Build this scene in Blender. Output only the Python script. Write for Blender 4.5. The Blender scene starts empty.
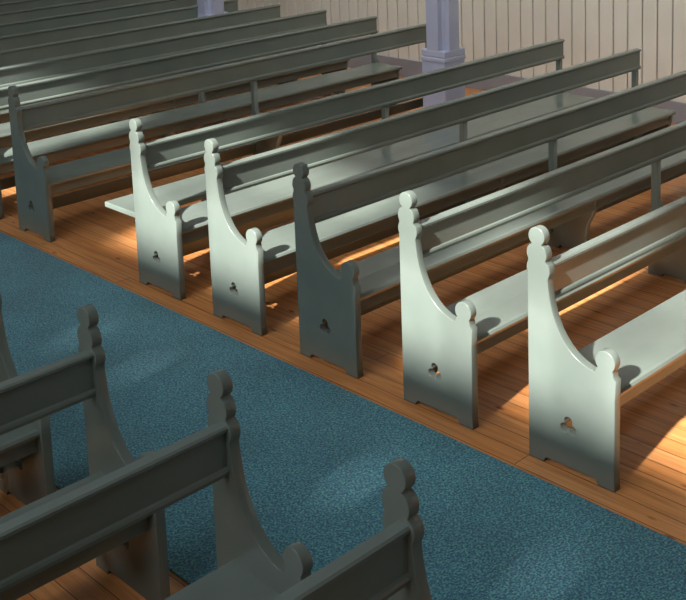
import bpy, bmesh, math, random
from mathutils import Vector, Matrix
random.seed(3)
S=bpy.context.scene
S.view_settings.view_transform='Standard'
COL=bpy.context.collection

# ---------------------------------------------------------------- materials
def newmat(name):
    m=bpy.data.materials.new(name);m.use_nodes=True
    nt=m.node_tree;return m,nt,nt.nodes["Principled BSDF"]
def N(nt,t,**k):
    n=nt.nodes.new(t)
    for a,b in k.items():
        if a in n.inputs.keys(): n.inputs[a].default_value=b
        else: setattr(n,a,b)
    return n
def coords(nt,scale=(1,1,1),rot=(0,0,0),kind="Object"):
    tc=N(nt,"ShaderNodeTexCoord");mp=N(nt,"ShaderNodeMapping")
    mp.inputs["Scale"].default_value=scale;mp.inputs["Rotation"].default_value=rot
    nt.links.new(tc.outputs[kind],mp.inputs[0]);return mp.outputs[0]
def ramp(nt,fac,stops):
    r=N(nt,"ShaderNodeValToRGB");e=r.color_ramp.elements
    while len(e)<len(stops): e.new(.5)
    for i,(p,c) in enumerate(stops): e[i].position=p;e[i].color=(*c,1)
    nt.links.new(fac,r.inputs[0]);return r.outputs[0]
def bump(nt,b,h,strength=.2,dist=.01):
    n=N(nt,"ShaderNodeBump");n.inputs["Strength"].default_value=strength;n.inputs["Distance"].default_value=dist
    nt.links.new(h,n.inputs["Height"]);nt.links.new(n.outputs[0],b.inputs["Normal"])
def mix(nt,a,b,fac,mode='MIX'):
    m=N(nt,"ShaderNodeMix",data_type='RGBA',blend_type=mode)
    for s,i in ((a,6),(b,7),(fac,0)):
        if hasattr(s,"links"): nt.links.new(s,m.inputs[i])
        else: m.inputs[i].default_value=s
    return m.outputs[2]

def paint(name,c1,c2,rough):
    m,nt,b=newmat(name)
    v=coords(nt,(1,1,1))
    n=N(nt,"ShaderNodeTexNoise",Scale=3.0,Detail=4.0);nt.links.new(v,n.inputs["Vector"])
    col=ramp(nt,n.outputs["Fac"],[(.3,c1),(.7,c2)])
    nt.links.new(col,b.inputs["Base Color"])
    b.inputs["Roughness"].default_value=rough
    v2=coords(nt,(4,60,60))
    n2=N(nt,"ShaderNodeTexNoise",Scale=2.0,Detail=3.0);nt.links.new(v2,n2.inputs["Vector"])
    bump(nt,b,n2.outputs["Fac"],.12,.003)
    return m
M_pew=paint("pew_grey_green_gloss_paint",(.140,.172,.150),(.172,.203,.178),.22)
M_col=paint("lilac_grey_paint",(.40,.43,.58),(.45,.48,.63),.5)
M_trim=paint("grey_trim_paint",(.26,.27,.30),(.30,.31,.34),.5)
M_wall=paint("cream_board_paint",(.72,.69,.60),(.78,.75,.67),.55)
M_gap=paint("shadow_gap_timber",(.16,.14,.11),(.2,.18,.15),.8)
M_plaster=paint("plaster",(.5,.47,.42),(.55,.52,.47),.8)

def wood():
    m,nt,b=newmat("pine_floorboards")
    tc=coords(nt,(1,1,1),(0,0,math.pi/2))
    br=N(nt,"ShaderNodeTexBrick",offset=.37,squash=1.0)
    br.inputs["Scale"].default_value=1.0;br.inputs["Brick Width"].default_value=3.1;br.inputs["Row Height"].default_value=.105
    br.inputs["Mortar Size"].default_value=.0022;br.inputs["Mortar Smooth"].default_value=.2;br.inputs["Bias"].default_value=0
    br.inputs["Color1"].default_value=(.80,.36,.13,1);br.inputs["Color2"].default_value=(.67,.265,.08,1);br.inputs["Mortar"].default_value=(.13,.045,.014,1)
    nt.links.new(tc,br.inputs["Vector"])
    g=N(nt,"ShaderNodeTexNoise",Scale=1.0,Detail=6.0,Distortion=.6);nt.links.new(coords(nt,(45,2.2,1)),g.inputs["Vector"])
    gr=ramp(nt,g.outputs["Fac"],[(.3,(.62,.55,.5)),(.6,(1,1,1))])
    c=mix(nt,br.outputs["Color"],gr,.8,'MULTIPLY')
    k=N(nt,"ShaderNodeTexVoronoi",Scale=1.0);nt.links.new(coords(nt,(8,3.2,1)),k.inputs["Vector"])
    kr=ramp(nt,k.outputs["Distance"],[(.04,(.3,.18,.12)),(.11,(1,1,1))])
    c=mix(nt,c,kr,1.0,'MULTIPLY')
    nt.links.new(c,b.inputs["Base Color"]);b.inputs["Roughness"].default_value=.36
    bump(nt,b,br.outputs["Fac"],-.4,.003)
    return m
M_wood=wood()
def carpetm():
    m,nt,b=newmat("teal_loop_carpet")
    n=N(nt,"ShaderNodeTexNoise",Scale=95.0,Detail=3.0);nt.links.new(coords(nt,(1,1.3,1),(0,0,.5)),n.inputs["Vector"])
    c=ramp(nt,n.outputs["Fac"],[(.36,(.014,.07,.13)),(.47,(.036,.155,.225)),(.55,(.06,.235,.31)),(.64,(.14,.40,.34))])
    n2=N(nt,"ShaderNodeTexNoise",Scale=2.2,Detail=3.0);nt.links.new(coords(nt),n2.inputs["Vector"])
    c=mix(nt,c,ramp(nt,n2.outputs["Fac"],[(.35,(.9,.9,.9)),(.65,(1.15,1.15,1.15))]),1.0,'MULTIPLY')
    nt.links.new(c,b.inputs["Base Color"]);b.inputs["Roughness"].default_value=.95
    b.inputs["Sheen Weight"].default_value=.3
    bump(nt,b,n.outputs["Fac"],.3,.004)
    return m
M_carpet=carpetm()

# ---------------------------------------------------------------- helpers
def obj(name,me,mat,parent=None):
    o=bpy.data.objects.new(name,me);COL.objects.link(o)
    if mat and not me.materials: me.materials.append(mat)
    o.parent=parent;return o
def boxes(name,lst,bev=0.0,seg=2):
    bm=bmesh.new()
    for (x0,x1,y0,y1,z0,z1) in lst:
        r=bmesh.ops.create_cube(bm,size=1)
        bmesh.ops.scale(bm,vec=(x1-x0,y1-y0,z1-z0),verts=r['verts'])
        bmesh.ops.translate(bm,vec=((x0+x1)/2,(y0+y1)/2,(z0+z1)/2),verts=r['verts'])
    if bev>0: bmesh.ops.bevel(bm,geom=bm.edges[:],offset=bev,segments=seg,affect='EDGES',profile=.5)
    me=bpy.data.meshes.new(name);bm.to_mesh(me);bm.free();return me
def prism_x(name,prof,x0,x1):
    bm=bmesh.new()
    a=[bm.verts.new((x0,y,z)) for y,z in prof];b=[bm.verts.new((x1,y,z)) for y,z in prof]
    n=len(prof)
    for i in range(n): bm.faces.new((a[i],a[(i+1)%n],b[(i+1)%n],b[i]))
    bm.faces.new(a);bm.faces.new(b[::-1])
    bmesh.ops.recalc_face_normals(bm,faces=bm.faces[:])
    me=bpy.data.meshes.new(name);bm.to_mesh(me);bm.free();return me
def arc(cy,cz,r,a0,a1,n):
    return [(cy+r*math.cos(math.radians(a0+(a1-a0)*i/n)),cz+r*math.sin(math.radians(a0+(a1-a0)*i/n))) for i in range(n+1)]
def plate_mesh(name,loops,thick,bev=.004):
    cu=bpy.data.curves.new(name,'CURVE');cu.dimensions='2D';cu.fill_mode='BOTH'
    for L in loops:
        sp=cu.splines.new('POLY');sp.points.add(len(L)-1)
        for i,(y,z) in enumerate(L): sp.points[i].co=(y,z,0,1)
        sp.use_cyclic_u=True
    cu.extrude=thick/2-bev;cu.bevel_depth=bev;cu.bevel_resolution=2;cu.offset=-bev
    o=bpy.data.objects.new("tmp",cu);COL.objects.link(o)
    bpy.context.view_layer.update()
    me=bpy.data.meshes.new_from_object(o.evaluated_get(bpy.context.evaluated_depsgraph_get()))
    bpy.data.objects.remove(o);me.name=name
    me.transform(Matrix(((0,0,1,0),(1,0,0,0),(0,1,0,0),(0,0,0,1))))
    me.materials.clear()
    return me

# ---------------------------------------------------------------- pew parts
c=-.047
prof=[(0,0),(0,.825),(.001,.838)]
prof+=arc(c,.866,.052,-30,30,6)
prof+=arc(c,.932,.051,-32,42,8)
prof+=arc(c,1.008,.041,-54,234,24)
prof+=arc(c,.932,.051,138,212,8)
prof+=arc(c-.012,.866,.055,150,212,6)
prof+=[(-.104,.826),(-.106,.80)]
P0,P1,P2,P3=(-.108,.79),(-.125,.63),(-.205,.515),(-.335,.497)
for i in range(1,17):
    t=i/16
    prof.append(tuple((1-t)**3*P0[k]+3*(1-t)**2*t*P1[k]+3*(1-t)*t*t*P2[k]+t**3*P3[k] for k in (0,1)))
prof+=[(-.340,.512),(-.347,.522)]
prof+=arc(-.385,.555,.047,-38,222,20)
prof+=[(-.424,.508),(-.424,.495),(-.436,.485),(-.432,.40),(-.430,.05),(-.434,0),(-.352,0),(-.34,.022),(-.09,.022),(-.078,0)]
hole=[]
for i in range(48):
    th=2*math.pi*i/48
    d=min(abs((th-a+math.pi)%(2*math.pi)-math.pi) for a in [math.radians(x) for x in (90,210,330)])
    a,r=.022,.020
    rr=a*math.cos(d)+math.sqrt(max(r*r-(a*math.sin(d))**2,1e-9))
    hole.append((-.205+rr*math.cos(th),.208+rr*math.sin(th)))
PLATE=plate_mesh("end_panel",[prof,hole],.042,.003)
sup=[(-.02,0),(-.02,.40),(-.035,.40),(-.035,.86),(-.078,.86),(-.078,.47),(-.10,.43),(-.11,.384),(-.395,.384),(-.38,.30),(-.33,.20),(-.32,.10),(-.35,.0),(-.27,0),(-.26,.02),(-.12,.02),(-.11,0)]
SUP=plate_mesh("support",[sup],.04,.003)
Lp=4.35
back=[(-.062,.722),(-.062,.868),(-.052,.872),(-.050,.884),(-.056,.890),(-.094,.890),(-.101,.884),(-.101,.874),(-.092,.867),(-.088,.862),(-.088,.752),(-.096,.747),(-.099,.738),(-.096,.724),(-.09,.720)]
seat=[(-.078,.392),(-.078,.418),(-.085,.424),(-.25,.418),(-.40,.421),(-.413,.417),(-.420,.406),(-.416,.392),(-.405,.387),(-.36,.386)]
BACK=prism_x("backrest",back,.02,Lp);SEAT=prism_x("seat",seat,.02,Lp)
APR=boxes("apron",[(.02,Lp,-.385,-.362,.315,.387)],.003,1)
RAIL=boxes("lower_rail",[(.02,Lp,-.062,-.034,.095,.175),(.02,Lp,-.095,-.07,.33,.391)],.003,1)
for m in (BACK,SEAT,APR,RAIL,PLATE,SUP): m.materials.append(M_pew)
def pew(x,y,mirror=False):
    e=bpy.data.objects.new("church_pew",None);COL.objects.link(e);e.location=(x,y,0)
    sg=-1 if mirror else 1
    for me,dx in ((PLATE,0.021*sg),(SUP,2.17*sg),(SUP,(Lp-.02)*sg),(BACK,0),(SEAT,0),(APR,0),(RAIL,0)):
        o=obj(me.name,me,None,e);o.location=(dx,0,0)
        if mirror: o.scale=(-1,1,1)
    return e
s=.7493
for i in range(5): pew(0,i*s)
for k in range(9): pew(0,4.51+k*.735)
for i in range(0,5): pew(-1.6916,-.8285+i*.7763,True)

# backless bench
e=bpy.data.objects.new("backless_bench",None);COL.objects.link(e);e.location=(.05,3.42,0)
obj("bench_seat",boxes("bench_seat",[(0,4.25,-.37,0,.384,.42)],.006),M_pew,e)
leg=plate_mesh("bench_leg",[[(-.04,0),(-.05,.384),(-.33,.384),(-.34,0),(-.26,0),(-.24,.06),(-.14,.06),(-.12,0)]],.036,.003)
for x in (.75,2.2,4.1):
    o=obj("bench_leg",leg,M_pew,e);o.location=(x,0,0)
obj("bench_rail",boxes("bench_rail",[(.73,4.12,-.20,-.175,.30,.387)],.003),M_pew,e)

# ---------------------------------------------------------------- columns
def column(x,y):
    e=bpy.data.objects.new("timber_column",None);COL.objects.link(e);e.location=(x,y,0)
    w=.135
    prof=[]
    n=.065
    for sx,sy in ((1,1),(-1,1),(-1,-1),(1,-1)):
        pts=[(w,n),(n+.02,n),(n+.012,n+.012),(n,n+.02),(n,w)]
        pts=[(a*sx,b*sy) for a,b in pts]
        if sx*sy<0: pts=pts[::-1]
        prof+=pts
    bm=bmesh.new()
    a=[bm.verts.new((p[0],p[1],.75)) for p in prof];b=[bm.verts.new((p[0],p[1],8)) for p in prof]
    for i in range(len(prof)): bm.faces.new((a[i],a[(i+1)%len(prof)],b[(i+1)%len(prof)],b[i]))
    bm.faces.new(a[::-1]);bm.faces.new(b)
    bmesh.ops.recalc_face_normals(bm,faces=bm.faces[:])
    me=bpy.data.meshes.new("shaft");bm.to_mesh(me);bm.free();obj("shaft",me,M_col,e)
    obj("plinth",boxes("plinth",[(-.135,.135,-.135,.135,0,.72),(-.15,.15,-.15,.15,0,.14),(-.143,.143,-.143,.143,.70,.74),(-.138,.138,-.138,.138,.74,.80)],.008),M_col,e)
    obj("collar",boxes("collar",[(-.142,.142,-.142,.142,1.42,1.50)],.012),M_col,e)
for x,y in ((3.80,3.80),(3.92,7.3),(3.9,10.9)): column(x,y)

# ---------------------------------------------------------------- room
obj("floor",boxes("floor",[(-7.4,5.6,-9,17,-.1,0)]),M_wood)
obj("carpet_runner",boxes("carpet_runner",[(-1.56,-.13,-8.8,14,0.0005,.009)],.003),M_carpet)
bl=[];y=-4.0;p=.155
while y<17: bl.append((5.45,5.475,y+.006,y+p-.006,0,5));y+=p
W=boxes("wall_right",bl,.004,1)
W.materials.append(M_wall)
w=obj("wall_right",W,None)
obj("wall_right_backing",boxes("b",[(5.476,5.6,-9,17,0,5)]),M_gap,w)
obj("baseboard_right",boxes("baseboard_right",[(5.425,5.449,-4,17,0,.2)],.004),M_trim)
obj("wall_back",boxes("wall_back",[(-7.4,5.6,17,17.15,0,9)]),M_plaster)
zx0,zx1=5.33,6.66
wy=[(-3.3,-.14),(.5,2.62),(3.65,5.1),(5.9,7.4),(8.2,9.7)]  # assumed unseen windows, cut so the sun lands on chosen pew rows
slits=[(-1.605,-1.565),(-.65,-.61),(.94,.975),(1.525,1.56)]  # unseen wall slots, added to throw faint sun streaks on the carpet
sz0,sz1=4.50,4.82
lst=[(-7.3,-7.15,-9,17,0,sz0),(-7.3,-7.15,-9,17,sz1,zx0),(-7.3,-7.15,-9,17,zx1,15.5)]
for op,z0,z1 in ((wy,zx0,zx1),(slits,sz0,sz1)):
    yy=-9
    for a,b in op: lst.append((-7.3,-7.15,yy,a,z0,z1));yy=b
    lst.append((-7.3,-7.15,yy,17,z0,z1))
wl=obj("wall_left",boxes("wall_left",lst),M_plaster)
for i,(a,b) in enumerate(wy):
    L=[(-7.27,-7.2,a,a+.05,zx0,zx1),(-7.27,-7.2,b-.05,b,zx0,zx1),(-7.27,-7.2,a,b,zx0,zx0+.05),(-7.27,-7.2,a,b,zx1-.05,zx1),(-7.26,-7.21,a,b,(zx0+zx1)/2-.02,(zx0+zx1)/2+.02)]
    n=max(1,round((b-a)/.7))
    for j in range(1,n): yb=a+(b-a)*j/n;L.append((-7.26,-7.21,yb-.02,yb+.02,zx0,zx1))
    obj(f"window_{i+1}",boxes("window",L),M_trim)

# ---------------------------------------------------------------- light
sl=bpy.data.lights.new("sun",'SUN');sl.energy=17.0;sl.angle=math.radians(1.8);sl.color=(1,.965,.91)
so=bpy.data.objects.new("sun",sl);COL.objects.link(so);so.location=(-12,-4,10)
el,ph=math.radians(35),math.radians(9)
d=Vector((math.cos(el)*math.cos(ph),math.cos(el)*math.sin(ph),-math.sin(el)))
so.rotation_euler=d.to_track_quat('-Z','Y').to_euler()
def area(name,loc,dr,sx,sy,en,col):
    al=bpy.data.lights.new(name,'AREA');al.shape='RECTANGLE';al.size=sx;al.size_y=sy;al.energy=en;al.color=col
    ao=bpy.data.objects.new(name,al);COL.objects.link(ao);ao.location=loc
    ao.rotation_euler=Vector(dr).to_track_quat('-Z','Y').to_euler()
area("window_skylight",(-7.0,2.0,6.2),(.9,0,-.42),10,1.8,400,(.88,.95,1))  # added lamp imitating skylight from the left, brightens aisle-facing pew ends and gloss
area("clerestory_light",(2.2,2.0,5.4),(.86,0,-.5),9,.8,230,(1,.97,.9))  # added fill lamp brightening the right wall, no real opening behind it
w=bpy.data.worlds.new("sky");S.world=w;w.use_nodes=True
bg=w.node_tree.nodes["Background"];bg.inputs[0].default_value=(.85,.94,1,1);bg.inputs[1].default_value=.09

# ---------------------------------------------------------------- camera
az,pi,ro=.8100,.1712,-.0367
fh=Vector((math.cos(az),math.sin(az),0));r=Vector((math.sin(az),-math.cos(az),0));z=Vector((0,0,1))
F=fh*math.cos(pi)-z*math.sin(pi);U=fh*math.sin(pi)+z*math.cos(pi)
r2=r*math.cos(ro)+U*math.sin(ro);U2=-r*math.sin(ro)+U*math.cos(ro)
cd=bpy.data.cameras.new("camera");co=bpy.data.objects.new("camera",cd);COL.objects.link(co)
m=Matrix((r2,U2,-F)).transposed().to_4x4();m.translation=Vector((-3.7497,-2.8591,2.7029));co.matrix_world=m
cd.sensor_width=36;cd.sensor_fit='HORIZONTAL';cd.lens=36*1156.32/686;cd.shift_y=-267/686;cd.clip_start=.05
S.camera=co
